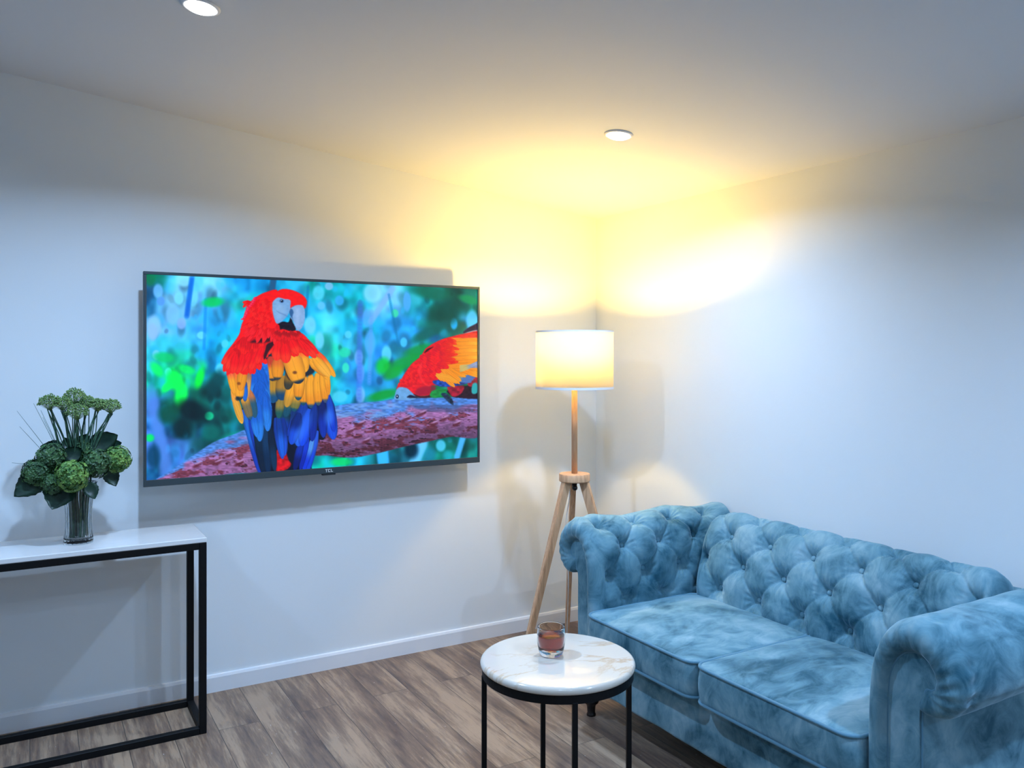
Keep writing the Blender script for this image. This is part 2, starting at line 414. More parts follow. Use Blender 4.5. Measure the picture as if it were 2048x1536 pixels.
    # ---- branch
    def bark(pts, shadow):
        P = spline(np.array(pts, float) * S)
        b = win(P[:, 0].min(), P[:, 1].min(), P[:, 0].max(), P[:, 1].max())
        m = blur(polymask(P, b), 1)
        h, w = m.shape
        n1 = .6 * noise(w, h, w // 16, h // 5) + .4 * noise(w, h, w // 6, h // 3); n2 = noise(w, h, w // 30, h // 12); n3 = noise(w, h, w // 9, h // 3)
        top = np.zeros((h, w))
        for i in range(w):                             # distance under the upper edge
            col = np.where(m[:, i] > .5)[0]
            if len(col): top[:, i] = (np.arange(h) - col[0]) / max(8., len(col))
        pink = np.array([.62, .42, .66]); red = np.array([.50, .24, .34]); blue = np.array([.30, .52, .86]); dark = np.array([.26, .14, .22])
        c = pink + (blue - pink) * smooth((.50 - top + (n2 - .5) * .6) / .3)[..., None]
        c = c + (red - c) * (smooth((n1 * .6 + n2 * .6 - .58) / .16) * smooth((top - .25) / .15))[..., None]
        c = c + (dark - c) * (smooth((n1 * .5 + n3 * .5 - .66) / .08) * smooth((top - .15) / .2))[..., None]
        c = c * (.78 + .45 * n3[..., None]); c = c * (1 - shadow * smooth((top - .45) / .5))[..., None]
        lay(b[1], b[0], m, np.clip(c, 0, 1))
    bark([(130,1285),(200,1240),(330,1150),(450,1070),(560,1025),(680,990),(720,1100),(720,1230),(560,1250),(300,1282)], .1)
    bark([(1000,900),(1100,868),(1240,840),(1400,828),(1500,812),(1650,806),(1800,806),(1990,790),(1990,1025),(1820,1035),(1700,1060),(1560,1090),(1400,1130),(1250,1156),(1120,1145),(1000,1120)], .35)
    for i in range(14):
        x = 1160 + i * 26; blob(x, 880 + 34 * math.sin(i * .9), 40, 6, (120,170,240), .6, .7, .3 * math.sin(i * 2.0))
    for i in range(10): blob(1640 + i * 34, 855 + (i % 3) * 14, 60, 7, (60,60,100), .6, .5, .05)
    for x, y in [(1780,930),(1720,960),(1650,900),(1850,960),(1560,930),(1480,960),(1300,960),(1240,1000),(360,1200),(545,1140),(480,1185),(600,1190),(1330,1060)]:
        blob(x, y, 26, 11, (90,30,45), .6, .8, -.5); blob(x + 8, y - 14, 22, 5, (200,160,220), .6, .7, -.4)

    # ---- second macaw, bending down at the right
    T[:] = [.3757, 1356, 317.4]
    shape([(1180,1180),(1450,1120),(1640,1080),(1700,1300),(1330,1300),(1230,1260)], (35,12,30), 1, tex=.5)
    shape([(1540,860),(1700,780),(1700,1080),(1500,1110)], (150,25,50), 1, tex=.4)
    shape([(1190,1130),(1340,1110),(1440,1120),(1400,1230),(1270,1285),(1200,1200)], (150,20,45), 1, tex=.6)
    shape([(1430,290),(1500,215),(1600,160),(1720,110),(1720,280),(1560,300)], (25,22,60), 1, tex=.5)
    shape([(1400,330),(1520,270),(1720,240),(1720,330),(1450,350)], (170,175,190), 1, tex=.3)
    shape([(410,1180),(430,1100),(480,1010),(540,910),(640,770),(770,660),(850,540),(960,460),(1100,390),(1250,345),(1450,300),(1720,300),
           (1720,830),(1560,1000),(1400,1080),(1200,1130),(960,1110),(930,1180),(900,1260),(720,1270),(560,1180)], (235,20,30), 1, tex=.22)
    shape([(900,1110),(1000,1120),(1000,1230),(900,1260),(700,1270),(720,1160)], (150,15,50), 3, .8)
    shape([(960,1040),(1200,1000),(1560,920),(1560,1010),(1480,1080),(1250,1125),(1050,1120)], (25,70,170), 1, tex=.7)
    for i in range(9): feather(1230 + i * 26, 1005 - i * 16, 8 + i * -3, 330, 70, (170,160,120), (70,120,200), .35)
    for i in range(22):
        t = i / 21.; feather(1050 + t * 420, 880 - t * 250 + 30 * math.sin(i * 1.7), 48 - 40 * t, 330 - 60 * t, 80, (255,150,25), (250,160,40), .8, .28)
    for i in range(24):
        t = i / 23.; feather(1230 + 60 * math.sin(i), 380 + t * 430, 10 + 14 * math.sin(i * 2.1), 520, 95, (250,140,20), (255,165,45), .7, .25)
    for i in range(7): feather(980 + i * 30, 890 + i * 8, 52 - i * 3, 190 + 12 * i, 55, (255,165,40), (255,150,30), .8, .3)
    for i in range(6): feather(1380, 800 + i * 18, 2 - i * 6, 360, 60, (200,180,110), (110,150,210), .4, .3)
    for i in range(46):
        a = rs.rand(); c = rs.rand(); x = 760 + a * 360 + c * 60; y = 640 - a * 220 + c * 330
        feather(x, y, 40 - 40 * a + 10 * rs.randn(), 120, 80, (215 + 25 * rs.rand(), 10, 35), (250, 25, 30), .5, .22)
    for i in range(16): feather(1080 + rs.rand() * 160, 380 + i * 26, 8 + 12 * rs.randn(), 150, 60, (240,20,25), (250,50,20), .6, .2)
    for i in range(26):
        x = 480 + rs.rand() * 300; y = 1180 - (x - 400) * .95 + rs.rand() * 240
        feather(x, min(y, 1130), -140 + 8 * rs.randn(), 90, 50, (225,10,25), (250,30,25), .5, .15)
    shape([(830,600),(880,540),(980,505),(930,540),(860,590)], (40,5,15), 1)
    shape([(735,900),(745,820),(800,740),(790,830),(770,900),(800,1000),(860,1080),(930,1110),(880,1120),(790,1050)], (255,60,60), 1, .5)
    shape([(395,1200),(440,1140),(560,1150),(640,1220),(700,1290),(660,1330),(390,1330),(380,1260)], (105,165,225), 1, tex=.12)
    blob(*tp((412,1280)), 9, 12, (20,40,80), .3); blob(*tp((410,1276)), 3, 4, (200,220,240), .3)
    shape([(570,1300),(600,1262),(640,1262),(740,1300)], (25,25,50), 1)
    shape([(660,1240),(780,1280),(900,1265),(960,1230),(940,1290),(760,1305)], (70,10,30), 1)
    shape([(915,1260),(960,1190),(1100,1165),(1200,1180),(1090,1230),(1020,1300),(940,1290)], (25,140,60), 1, tex=.3)
    shape([(1085,1240),(1160,1230),(1250,1310),(1280,1410),(1240,1400),(1150,1320)], (30,50,80), 1, tex=.8)
    shape([(1570,1090),(1640,1080),(1640,1220),(1560,1230)], (40,170,180), 1)

    # ---- first macaw, upright
    T[:] = [.7513, 375, 115.4]
    shape([(330,1000),(560,900),(960,900),(1000,1000),(960,1230),(900,1260),(860,1440),(820,1500),(480,1500),(420,1350),(360,1180)], (8,14,40), 1)
    shape([(590,1330),(640,1300),(680,1400),(700,1440),(660,1480),(590,1490),(580,1420)], (190,15,25), 1, tex=.5)
    B0, B1, BD = (25,95,215), (20,60,190), (10,30,90)
    for x, y, a, L, w, c0, c1 in [(330,1020,73,500,60,B0,(20,80,200)),(350,1060,76,470,60,(30,110,225),B1),(380,1100,74,420,50,B1,BD),(430,1100,82,420,70,(10,40,70),(8,30,60)),
                                  (500,1150,86,370,70,(15,55,100),(8,40,80)),(540,1150,84,340,60,(10,30,60),(10,50,90)),(580,1080,80,320,66,(15,60,170),(30,80,210)),
                                  (900,1180,104,330,60,(40,90,230),(20,70,230)),(870,1220,106,290,50,(80,150,245),(20,60,230)),(830,1230,104,260,46,(20,60,220),(15,40,180)),(780,1260,104,230,60,(15,50,180),(10,25,110)),
                                  (960,880,80,370,110,(15,50,150),(25,80,235)),(930,900,87,330,80,(10,30,110),(15,50,180)),(985,890,82,300,60,(20,70,200),(20,60,215)),
                                  (720,980,100,240,130,(15,50,120),(20,60,190)),(800,950,98,350,110,(20,60,170),(30,95,240)),(840,1010,102,290,100,(25,80,220),(20,75,245)),
                                  (880,960,94,300,70,(15,50,150),(15,45,165)),(760,1040,104,250,90,(10,40,130),(25,80,225)),(650,980,96,230,110,(12,60,90),(20,65,190)),
                                  (640,1080,88,290,60,(15,50,150),(30,85,225)),(600,1040,84,340,54,(15,60,160),(30,100,235))]:
        feather(x, y, a, L, w, c0, c1, .5, .45)
    blob(*tp((990,1070)), 24, 46, (60,130,255), .7, .7); blob(*tp((810,1130)), 26, 70, (45,110,255), .7, .7, .25); blob(*tp((760,1210)), 22, 50, (60,130,250), .7, .5, .3)
    # greenish and yellow coverts on the right wing
    Y0, Y1 = (255,170,40), (240,150,30); GR = (20,80,110)
    for x, y, a, L, w, c0, c1, tip in [(690,840,98,230,90,(120,120,50),GR,None),(620,900,95,180,70,(150,130,60),(30,90,90),None),(560,760,90,200,120,(190,140,40),(20,80,130),None),
                                  (640,750,94,190,110,(180,130,40),(20,70,120),None),(760,800,100,230,90,Y0,(120,120,60),GR),(720,780,105,220,80,Y0,(200,150,50),None),
                                  (800,740,92,240,80,Y0,Y1,GR),(850,740,90,260,86,Y0,Y1,(40,80,120)),(900,730,88,250,80,Y0,Y1,(60,90,110)),(940,700,85,260,70,Y0,Y1,(60,80,120)),(965,680,84,220,50,Y0,Y1,None),
                                  (770,700,94,240,90,Y0,Y1,GR),(700,690,100,170,80,(150,110,30),(60,60,50),None)]:
        feather(x, y, a, L, w, c0, c1, .62, .34, tip)
    shape([(500,620),(560,560),(700,580),(700,680),(860,650),(880,720),(800,760),(690,780),(640,700),(600,780),(520,760)], (30,12,20), 2, .85)
    for x, y, a, L, w, c0, c1, tip in [(540,600,84,190,90,(200,60,40),Y1,(40,50,70)),(600,600,92,180,100,(230,110,40),Y1,(50,60,70)),(655,560,60,120,80,(255,120,40),Y0,None),
                                  (880,590,60,220,70,(255,110,40),Y0,None),(900,560,55,240,60,(255,90,40),Y0,None),(840,620,42,190,80,Y0,Y1,None),(870,600,50,200,80,Y0,(255,180,60),None),
                                  (720,520,66,220,130,(255,130,40),Y0,None),(760,540,72,160,110,(255,110,40),Y0,None)]:
        feather(x, y, a, L, w, c0, c1, .4, .3, tip)
    feather(690,560,73,260,150,(255,165,45),Y0,.5,.28,(30,50,70)); blob(*tp((728,722)), 12, 9, (110,60,20), .5, .9)
    # blue centre back
    shape([(420,640),(500,620),(530,720),(540,900),(555,1050),(520,1170),(470,1090),(400,1000),(395,800)], (30,110,225), 1, tex=.25)
    for i in range(26):
        t = i / 25.; feather(410 + 70 * rs.rand() + t * 40, 640 + t * 340, 88 + 10 * rs.randn(), 170, 70, (20,95,215), (45,135,240), .5, .25)
    for x, y, a, L, w in [(450,960,88,300,74),(520,960,90,220,66),(500,900,86,230,60),(400,1000,80,230,60)]: feather(x, y, a, L, w, (25,100,220), (40,130,240), .5, .3)
    # left wing
    for x, y, a, L, w, c0, c1, tip in [(380,860,78,220,70,(200,120,70),(40,90,120),None),(330,880,74,220,70,Y0,(120,110,80),(30,90,140)),(262,900,74,230,60,Y0,(255,185,60),None),(245,860,72,260,50,(255,165,60),(230,170,60),None),
                                  (355,700,92,250,60,(200,150,90),(60,90,140),None),(380,690,95,240,50,(160,110,90),(220,160,80),None),(330,760,84,180,60,(20,60,140),(30,110,225),None),
                                  (250,690,82,220,80,(255,110,50),Y0,None),(290,690,86,250,90,(255,110,40),Y0,(40,60,60)),(340,650,98,220,80,(255,90,40),Y1,None),(225,690,78,200,60,(255,100,60),Y0,None)]:
        feather(x, y, a, L, w, c0, c1, .35, .3, tip)
    blob(*tp((300,808)), 10, 9, (130,70,20), .5, .9); blob(*tp((290,925)), 12, 12, (20,40,60), .5, .9)
    # red mantle
    shape([(590,75),(500,98),(440,130),(385,185),(350,255),(342,300),(322,350),(305,420),(262,490),(212,555),(180,610),(166,652),(196,655),(232,618),(212,690),(208,745),
           (255,720),(300,715),(350,690),(405,665),(455,640),(490,590),(520,520),(560,430),(600,420),(600,330),(560,200),(580,130)], (250,15,20), 1)
    shape([(560,400),(680,380),(780,415),(830,460),(885,520),(915,575),(860,570),(800,545),(740,540),(700,540),(660,620),(600,610),(560,575),(525,560),(520,530),(555,500)], (250,20,20), 1)
    for i in range(150):
        a = rs.rand(); b_ = rs.rand(); x = 340 + b_ * 220 - a * 150; y = 430 + a * 210 + b_ * 10
        if x < 200: continue
        feather(x, y, 112 - 30 * b_ + 12 * rs.randn(), 95, 46, (225,5,15), (255,25,20), .5, .22)
    for i in range(60):
        a = rs.rand(); b_ = rs.rand(); feather(560 + a * 250, 415 + b_ * 60 + a * 40, 110 - 65 * a + 10 * rs.randn(), 105, 48, (225,5,15), (255,30,20), .5, .25)
    for x, y, a, L, w in [(255,545,125,140,46),(270,560,115,150,60),(560,470,115,120,60),(600,480,95,150,90),(650,500,85,150,90),(700,470,65,120,80),(560,500,120,90,60),(760,470,50,150,60),(800,500,50,140,60)]:
        feather(x, y, a, L, w, (245,15,20), (255,50,30), .5, .2)
    for x, y, a, L, w in [(440,560,110,150,70),(380,570,112,150,70),(330,580,105,150,70),(280,580,100,150,70),(480,520,108,140,60)]: feather(x, y, a, L, w, (245,10,20), (255,40,30), .6, .2)
    shape([(385,488),(430,462),(500,415),(560,400),(580,430),(560,470),(500,490),(430,492)], (50,8,20), 2, .9, tex=.9)
    shape([(520,500),(580,480),(560,520),(530,560),(500,620),(490,600),(505,540)], (35,8,20), 1, .9)
    shape([(395,350),(440,325),(470,345),(430,372)], (110,8,18), 2, .8); blob(*tp((436,376)), 12, 8, (50,0,12), .6, .8); blob(*tp((655,442)), 18, 9, (60,0,14), .6, .85); blob(*tp((300,585)), 6, 20, (160,0,10), .7, .5)
    shape([(590,345),(640,325),(680,330),(700,285),(715,330),(740,385),(700,400),(640,385),(598,392)], (22,14,30), 1, tex=.8)
    for i in range(18): feather(400 + i * 12, 330 + (i % 4) * 22, 140 - 3 * i + 6 * rs.randn(), 110, 30, (230,8,18), (255,30,40), .5, .25)
    for i in range(10): feather(600 + i * 16, 395 + (i % 3) * 8, 130 - 9 * i, 70, 30, (180,5,15), (240,20,25), .5, .3)
    # head
    shape([(575,95),(640,70),(720,82),(790,118),(822,160),(820,200),(805,225),(780,205),(740,200),(705,215),(690,240),(640,300),(600,340),(560,380),(480,350),(420,330),(350,330),
           (338,290),(352,240),(365,195),(400,160),(450,125),(510,100)], (252,18,20), 1, tex=.10)
    for i in range(60):
        a = rs.rand(); x = 370 + rs.rand() * 190; y = 150 + a * 190; feather(x, y, 130 + 20 * rs.randn(), 60, 26, (240,10,18), (255,35,30), .5, .14)
    for i in range(12): feather(352 + i * 8 + 6 * rs.randn(), 300 - i * 15, 165, 34, 18, (250,15,60), (255,60,110), .5, .1)
    shape([(540,215),(555,170),(560,250),(575,310),(560,280)], (255,90,40), 3, .6)
    shape([(562,170),(600,138),(650,148),(695,158),(696,205),(690,250),(665,290),(630,325),(592,342),(572,300),(560,250),(558,205)], (120,170,225), 1, tex=.10)
    shape([(590,190),(640,200),(660,240),(620,290),(590,300)], (150,190,235), 4, .5)
    for k in range(6): blob(*tp((600 + k * 14, 250 + k * 6)), 16, 1.6, (90,130,190), .6, .6, .7)
    blob(*tp((628,163)), 13, 11, (70,110,170), .4); blob(*tp((630,164)), 7, 7, (10,15,40), .3); blob(*tp((626,160)), 2.2, 2.2, (220,240,255), .4)
    shape([(690,235),(720,208),(752,196),(790,200),(806,235),(808,290),(800,340),(780,380),(752,398),(735,370),(715,320),(695,290)], (135,175,228), 1, tex=.08)
    shape([(690,240),(705,225),(720,250),(712,290),(722,330),(708,300),(692,275)], (40,90,150), 1, .9)
    shape([(735,230),(760,215),(770,260),(765,330),(748,370),(738,310)], (165,195,240), 4, .6)
    # ---- resample through the screen's outline (the picture was laid out as seen obliquely)
    src = np.array([(66,80),(1977,167),(1970,1152),(70,1288)], float) * S
    dst = np.array([(0,0),(1,0),(1,1),(0,1)], float)
    A = []; bb = []
    for (u, v), (x, y) in zip(dst, src):
        A.append([u, v, 1, 0, 0, 0, -u * x, -v * x]); bb.append(x)
        A.append([0, 0, 0, u, v, 1, -u * y, -v * y]); bb.append(y)
    h = np.append(np.linalg.solve(np.array(A), np.array(bb)), 1).reshape(3, 3)
    v, u = np.mgrid[0:GH, 0:GW]; u = (u + .5) / GW; v = (v + .5) / GH
    q = h[2, 0] * u + h[2, 1] * v + 1
    x = np.clip((h[0, 0] * u + h[0, 1] * v + h[0, 2]) / q, 0, W - 2); y = np.clip((h[1, 0] * u + h[1, 1] * v + h[1, 2]) / q, 0, H - 2)
    xi = x.astype(int); yi = y.astype(int); fx = (x - xi)[..., None]; fy = (y - yi)[..., None]
    o = (img[yi, xi] * (1 - fx) + img[yi, xi + 1] * fx) * (1 - fy) + (img[yi + 1, xi] * (1 - fx) + img[yi + 1, xi + 1] * fx) * fy
    return np.clip(o, 0, 1)
# ---------------------------------------------------------------- the room
YW, XW, XL, YB = 3.592, 2.62, -2.6, -2.3         # television wall, sofa wall, unseen left wall, unseen wall behind
CZ, CS = 2.127, 0.1186                           # ceiling height at the sofa wall, its rise towards the left
def ceil_z(x): return CZ + CS * (XW - x)

bm = bmesh.new(); box(bm, XL - .1, XW + .1, YB - .1, YW + .1, -.1, 0)
struct(obj('floor', bm, M_floor))
bm = bmesh.new()
vs = [bm.verts.new(p) for p in [(XL - .1, YB - .1, ceil_z(XL - .1)), (XW + .1, YB - .1, ceil_z(XW + .1)), (XW + .1, YW + .1, ceil_z(XW + .1)), (XL - .1, YW + .1, ceil_z(XL - .1))]]
ex = [bm.verts.new(v.co + Vector((0, 0, .1))) for v in vs]
bm.faces.new(vs); bm.faces.new(ex)
for i in range(4): bm.faces.new((vs[i], vs[(i + 1) % 4], ex[(i + 1) % 4], ex[i]))
struct(obj('ceiling', bm, M_ceil))
def wall(name, x0, x1, y0, y1):
    bm = bmesh.new(); box(bm, x0, x1, y0, y1, 0, 1)
    for v in bm.verts:
        if v.co.z > .5: v.co.z = ceil_z(v.co.x)
    struct(obj(name, bm, M_wall))
wall('wall_back', XL, XW, YW, YW + .1)
wall('wall_right', XW, XW + .1, YB, YW + .1)
wall('wall_left', XL - .1, XL, YB, YW + .1)
wall('wall_front', XL, XW, YB - .1, YB)
def baseboard(name, p0, p1, nrm):
    """skirting from p0 to p1 with a bevelled top edge, nrm points into the room"""
    bm = bmesh.new(); prof = [(0, 0), (.013, 0), (.013, .060), (.009, .070), (0, .072)]
    ra = []
    for p in (p0, p1): ra.append([bm.verts.new((p[0] + nrm[0] * a, p[1] + nrm[1] * a, z)) for a, z in prof])
    for i in range(5): bm.faces.new((ra[0][i], ra[0][(i + 1) % 5], ra[1][(i + 1) % 5], ra[1][i]))
    bm.faces.new(ra[0]); bm.faces.new(ra[1]); struct(obj(name, bm, M_base))
baseboard('baseboard_back', (XL, YW), (XW, YW), (0, -1))
baseboard('baseboard_right', (XW, YB), (XW, YW - .013), (-1, 0))

# ---------------------------------------------------------------- ceiling downlights
tilt = math.atan(CS)
def downlight(x, y, label, dim=1.0):
    z = ceil_z(x)
    t = thing('downlight', label, 'ceiling light', (x, y, z), 'round downlights in the ceiling')
    R = Matrix.Rotation(tilt, 4, 'Y')            # the fitting lies in the sloping ceiling
    def place(bm): bmesh.ops.transform(bm, matrix=Matrix.Translation((x, y, z)) @ R, verts=bm.verts[:]); return bm
    bm = bmesh.new(); lathe(bm, [(.041, -.001), (.041, -.004), (.047, -.007), (.053, -.004), (.054, 0)], n=40, close=True)
    obj('trim_ring', place(bm), M_white, t, True)
    bm = bmesh.new(); lathe(bm, [(.0415, 0), (.0415, -.004), (.036, -.011), (.022, -.016), (.001, -.018)], n=40)
    obj('diffuser', place(bm), M_diff, t, True)
    ld = bpy.data.lights.new('downlight_lamp', 'AREA'); ld.shape = 'DISK'; ld.size = .075; ld.energy = DOWN_W * dim; ld.color = COOL; ld.spread = math.radians(150)
    lo = bpy.data.objects.new('downlight_lamp', ld); C.objects.link(lo)
    lo.location = (x, y, z - .022); attach(lo, t)
downlight(.418, 2.461, 'round white ceiling downlight, upper left, above and left of the television')
downlight(1.878, 2.433, 'round white ceiling downlight above the tripod floor lamp', .6)
for x, y, w, dm in [(.418, .35, 'nearer, right of', .3), (1.878, .35, 'near the sofa wall, right of', .9), (-1.05, 2.45, 'far left of', .6), (-1.05, .35, 'left of', .4), (.418, -1.4, 'behind', .4), (1.878, -1.4, 'behind and right of', .6)]:  # unseen fill downlights, added to brighten the room
    downlight(x, y, 'added round white fill downlight outside the picture, ' + w + ' the viewpoint', dm)

# ---------------------------------------------------------------- television on the wall
TX0, TX1, TY, TZ0, TZ1 = .378, 1.849, 3.467, .889, 1.7241
tv = thing('television', 'wall-mounted flat-screen television showing two red, yellow and blue macaws', 'television', ((TX0 + TX1) / 2, TY + .02, TZ0))
bm = bmesh.new()
fw, fb = .0115, .026                             # bezel widths: sides, bottom
for b in [(TX0, TX0 + fw, TZ0 + fb, TZ1 - fw), (TX1 - fw, TX1, TZ0 + fb, TZ1 - fw), (TX0, TX1, TZ1 - fw, TZ1), (TX0, TX1, TZ0, TZ0 + fb)]:
    box(bm, b[0], b[1], TY, TY + .022, b[2], b[3], .0012, 1)
obj('bezel', bm, M_bezel, tv)
bm = bmesh.new(); box(bm, TX0 + .004, TX1 - .004, TY + .010, TY + .024, TZ0 + .002, TZ1 - .004)
box(bm, TX0 + .13, TX1 - .13, TY + .024, TY + .055, TZ0 + .04, TZ0 + .55, .012, 2)
hs = obj('rear_housing', bm, M_tvback, tv)
bm = bmesh.new(); box(bm, 1.0, 1.24, TY + .055, TY + .085, 1.08, 1.40); box(bm, .96, 1.28, TY + .085, YW - .0005, 1.04, 1.44)
obj('wall_bracket', bm, M_black, tv)
bm = bmesh.new(); box(bm, (TX0 + TX1) / 2 - .03, (TX0 + TX1) / 2 + .03, TY + .002, TY + .018, TZ0 - .007, TZ0, .002, 1)
obj('sensor_bump', bm, M_tvback, tv)
bm = bmesh.new(); lx, lz, yb = (TX0 + TX1) / 2 - .017, TZ0 + .007, (TY - .0008, TY)
def letter(x0, x1, z0, z1): box(bm, lx + x0, lx + x1, yb[0], yb[1], lz + z0, lz + z1)
letter(0, .010, .010, .0125); letter(.0037, .0063, 0, .010)                                  # T
letter(.0125, .0150, 0, .0125); letter(.0150, .0215, 0, .0025); letter(.0150, .0215, .010, .0125)  # C
letter(.0245, .0270, 0, .0125); letter(.0270, .0335, 0, .0025)                               # L
obj('maker_lettering', bm, M_logo, tv)
GW, GH = 840, 473
pic = paint_screen(GW, GH)
sx0, sx1, sz0, sz1 = TX0 + fw, TX1 - fw, TZ0 + fb, TZ1 - fw
me = bpy.data.meshes.new('screen')
gx = np.linspace(sx0, sx1, GW); gz = np.linspace(sz1, sz0, GH)
co = np.zeros((GH, GW, 3), np.float32); co[..., 0] = gx[None, :]; co[..., 1] = TY + .005; co[..., 2] = gz[:, None]
idx = np.arange(GW * GH, dtype=np.int32).reshape(GH, GW)
quads = np.stack([idx[:-1, :-1], idx[1:, :-1], idx[1:, 1:], idx[:-1, 1:]], -1).reshape(-1)
me.vertices.add(GW * GH); me.vertices.foreach_set('co', co.ravel())
nq = (GW - 1) * (GH - 1); me.loops.add(nq * 4); me.loops.foreach_set('vertex_index', quads)
me.polygons.add(nq); me.polygons.foreach_set('loop_start', np.arange(0, nq * 4, 4, dtype=np.int32))
me.update(calc_edges=True)
lin = np.where(pic <= .04045, pic / 12.92, ((pic + .055) / 1.055) ** 2.4)
ca = me.color_attributes.new('picture', 'FLOAT_COLOR', 'POINT')
ca.data.foreach_set('color', np.concatenate([lin.reshape(-1, 3), np.ones((GW * GH, 1))], 1).astype(np.float32).ravel())
m = mat('lit_screen', (.004, .004, .005), .22, Specular_IOR_Level=.3)
at = nd(m, 'ShaderNodeAttribute', attribute_name='picture'); lk(m, at.outputs['Color'], bsdf(m).inputs['Emission Color']); bsdf(m).inputs['Emission Strength'].default_value = 1.0
me.materials.append(m)
so = bpy.data.objects.new('screen', me); C.objects.link(so); attach(so, tv)

# ---------------------------------------------------------------- tripod floor lamp
LX, LY = 2.137, 3.094
lamp = thing('floor_lamp', 'wooden tripod floor lamp with lit cream drum shade in the corner', 'lamp', (LX, LY, 0))
Rv = Vector((.8634, -.5045, 0)); Fv = Vector((.5045, .8634, 0))
SZ0, SZ1, SR = 1.248, 1.508, .176
bm = bmesh.new()
lathe(bm, [(SR, SZ0), (SR, SZ1), (SR - .0015, SZ1), (SR - .0015, SZ0)], LX, LY, 96, close=True)
shade = obj('lamp_shade', bm, M_shade, lamp, True)
for z0, z1 in ((SZ0 - .001, SZ0 + .009), (SZ1 - .007, SZ1 + .001)):
    bm = bmesh.new(); lathe(bm, [(SR + .0012, z0), (SR + .0012, z1), (SR - .003, z1), (SR - .003, z0)], LX, LY, 96, close=True)
    obj('shade_trim', bm, M_white, shade, False)
bm = bmesh.new(); lathe(bm, [(.024, 1.30), (.024, 1.303), (.021, 1.303), (.021, 1.30)], LX, LY, 24, close=True)
for k in range(3):
    a = k * 2 * PI / 3; tube(bm, [(LX + .022 * math.cos(a), LY + .022 * math.sin(a), 1.3015), (LX + (SR - .002) * math.cos(a), LY + (SR - .002) * math.sin(a), 1.27)], .0018, 6)
obj('shade_carrier', bm, M_white, shade)
bm = bmesh.new(); lathe(bm, [(.0135, .86), (.0135, 1.305)], LX, LY, 24); obj('pole', bm, M_wood, lamp, True)
bm = bmesh.new(); lathe(bm, [(.019, 1.305), (.019, 1.36), (.012, 1.365), (.012, 1.375)], LX, LY, 20); obj('lamp_holder', bm, M_white, lamp, True)
bm = bmesh.new(); lathe(bm, [(.012, 1.374), (.018, 1.386), (.028, 1.404), (.031, 1.414), (.001, 1.414)], LX, LY, 24)
bulb = obj('bulb', bm, M_white, lamp, False)
bm = bmesh.new(); lathe(bm, [(.030, 1.4145), (.033, 1.425), (.0335, 1.438), (.029, 1.453), (.019, 1.464), (.008, 1.469), (.001, 1.470)], LX, LY, 24)
obj('bulb_dome', bm, M_bulb, bulb, True)
bm = bmesh.new(); lathe(bm, [(.066, .826), (.0705, .830), (.0705, .858), (.068, .862), (.002, .862)], LX, LY, 48)
hub = obj('hub', bm, M_wood, lamp, True); mod = hub.modifiers.new('e', 'EDGE_SPLIT'); mod.split_angle = .6
bm = bmesh.new(); tube(bm, [(LX, LY, .826), (LX, LY, .79)], .012, 16); ball(bm, (LX - .012, LY - .02, .80), .013, 2); obj('knob', bm, M_darkwood, lamp, True)
for a in (213, 333, 93):
    a = math.radians(a); d = Rv * math.cos(a) + Fv * math.sin(a); s_ = Vector((-d.y, d.x, 0))
    top = Vector((LX, LY, .828)) + d * .046; foot = Vector((LX, LY, 0)) + d * .30
    bm = bmesh.new(); rr = []
    for p, wd, th in ((top, .021, .013), (foot, .0155, .0105)):
        rr.append([bm.verts.new(p + s_ * sx * wd * .62 + d * sy * wd) for sx, sy in ((-1, -1), (1, -1), (1, 1), (-1, 1))])
    bm.faces.new(rr[0]); bm.faces.new(rr[1])
    for i in range(4): bm.faces.new((rr[0][i], rr[0][(i + 1) % 4], rr[1][(i + 1) % 4], rr[1][i]))
    bmesh.ops.bevel(bm, geom=[e for e in bm.edges if abs((e.verts[0].co - e.verts[1].co).z) > .5], offset=.003, segments=2, affect='EDGES')
    obj('leg', bm, M_wood, lamp)
c0 = Vector((LX, LY, 0)) - Rv * .028
bm = bmesh.new(); tube(bm, crv([c0 + Vector((0, 0, .826)), c0 + Rv * .006 + Vector((0, 0, .76)), c0 - Rv * .012 + Vector((0, 0, .62)), c0 + Vector((0, 0, .40)), c0 + Fv * .1 + Vector((0, 0, .10)), c0 + Fv * .14 + Vector((0, 0, .006)), c0 + Fv * .25 + Vector((0, 0, .003))]), .0022, 8)
obj('power_cord', bm, M_white, lamp, True)

# ---------------------------------------------------------------- console table
KX0, KX1, KY0, KY1, KZ = -.60, .565, 3.206, 3.506, .725
con = thing('console_table', 'narrow console table with white marble top and black metal frame', 'table', ((KX0 + KX1) / 2, (KY0 + KY1) / 2, 0))
bm = bmesh.new(); box(bm, KX0, KX1 + .001, KY0 - .001, KY1, KZ - .018, KZ, .0025, 2); obj('table_top', bm, M_marble2, con)
T_ = .025; zt = KZ - .018
def bar(name, x0, x1, y0, y1, z0, z1, par, b=.0015):
    bm = bmesh.new(); box(bm, x0, x1, y0, y1, z0, z1, b, 1); return obj(name, bm, M_black, par)
for x in (KX0, KX1 - T_):
    for y in (KY0, KY1 - T_): bar('leg', x, x + T_, y, y + T_, 0, zt, con)
for z in (0, zt - T_):
    for y in (KY0, KY1 - T_): bar('rail', KX0 + T_, KX1 - T_, y, y + T_, z, z + T_, con)
    for x in (KX0, KX1 - T_): bar('rail', x, x + T_, KY0 + T_, KY1 - T_, z, z + T_, con)

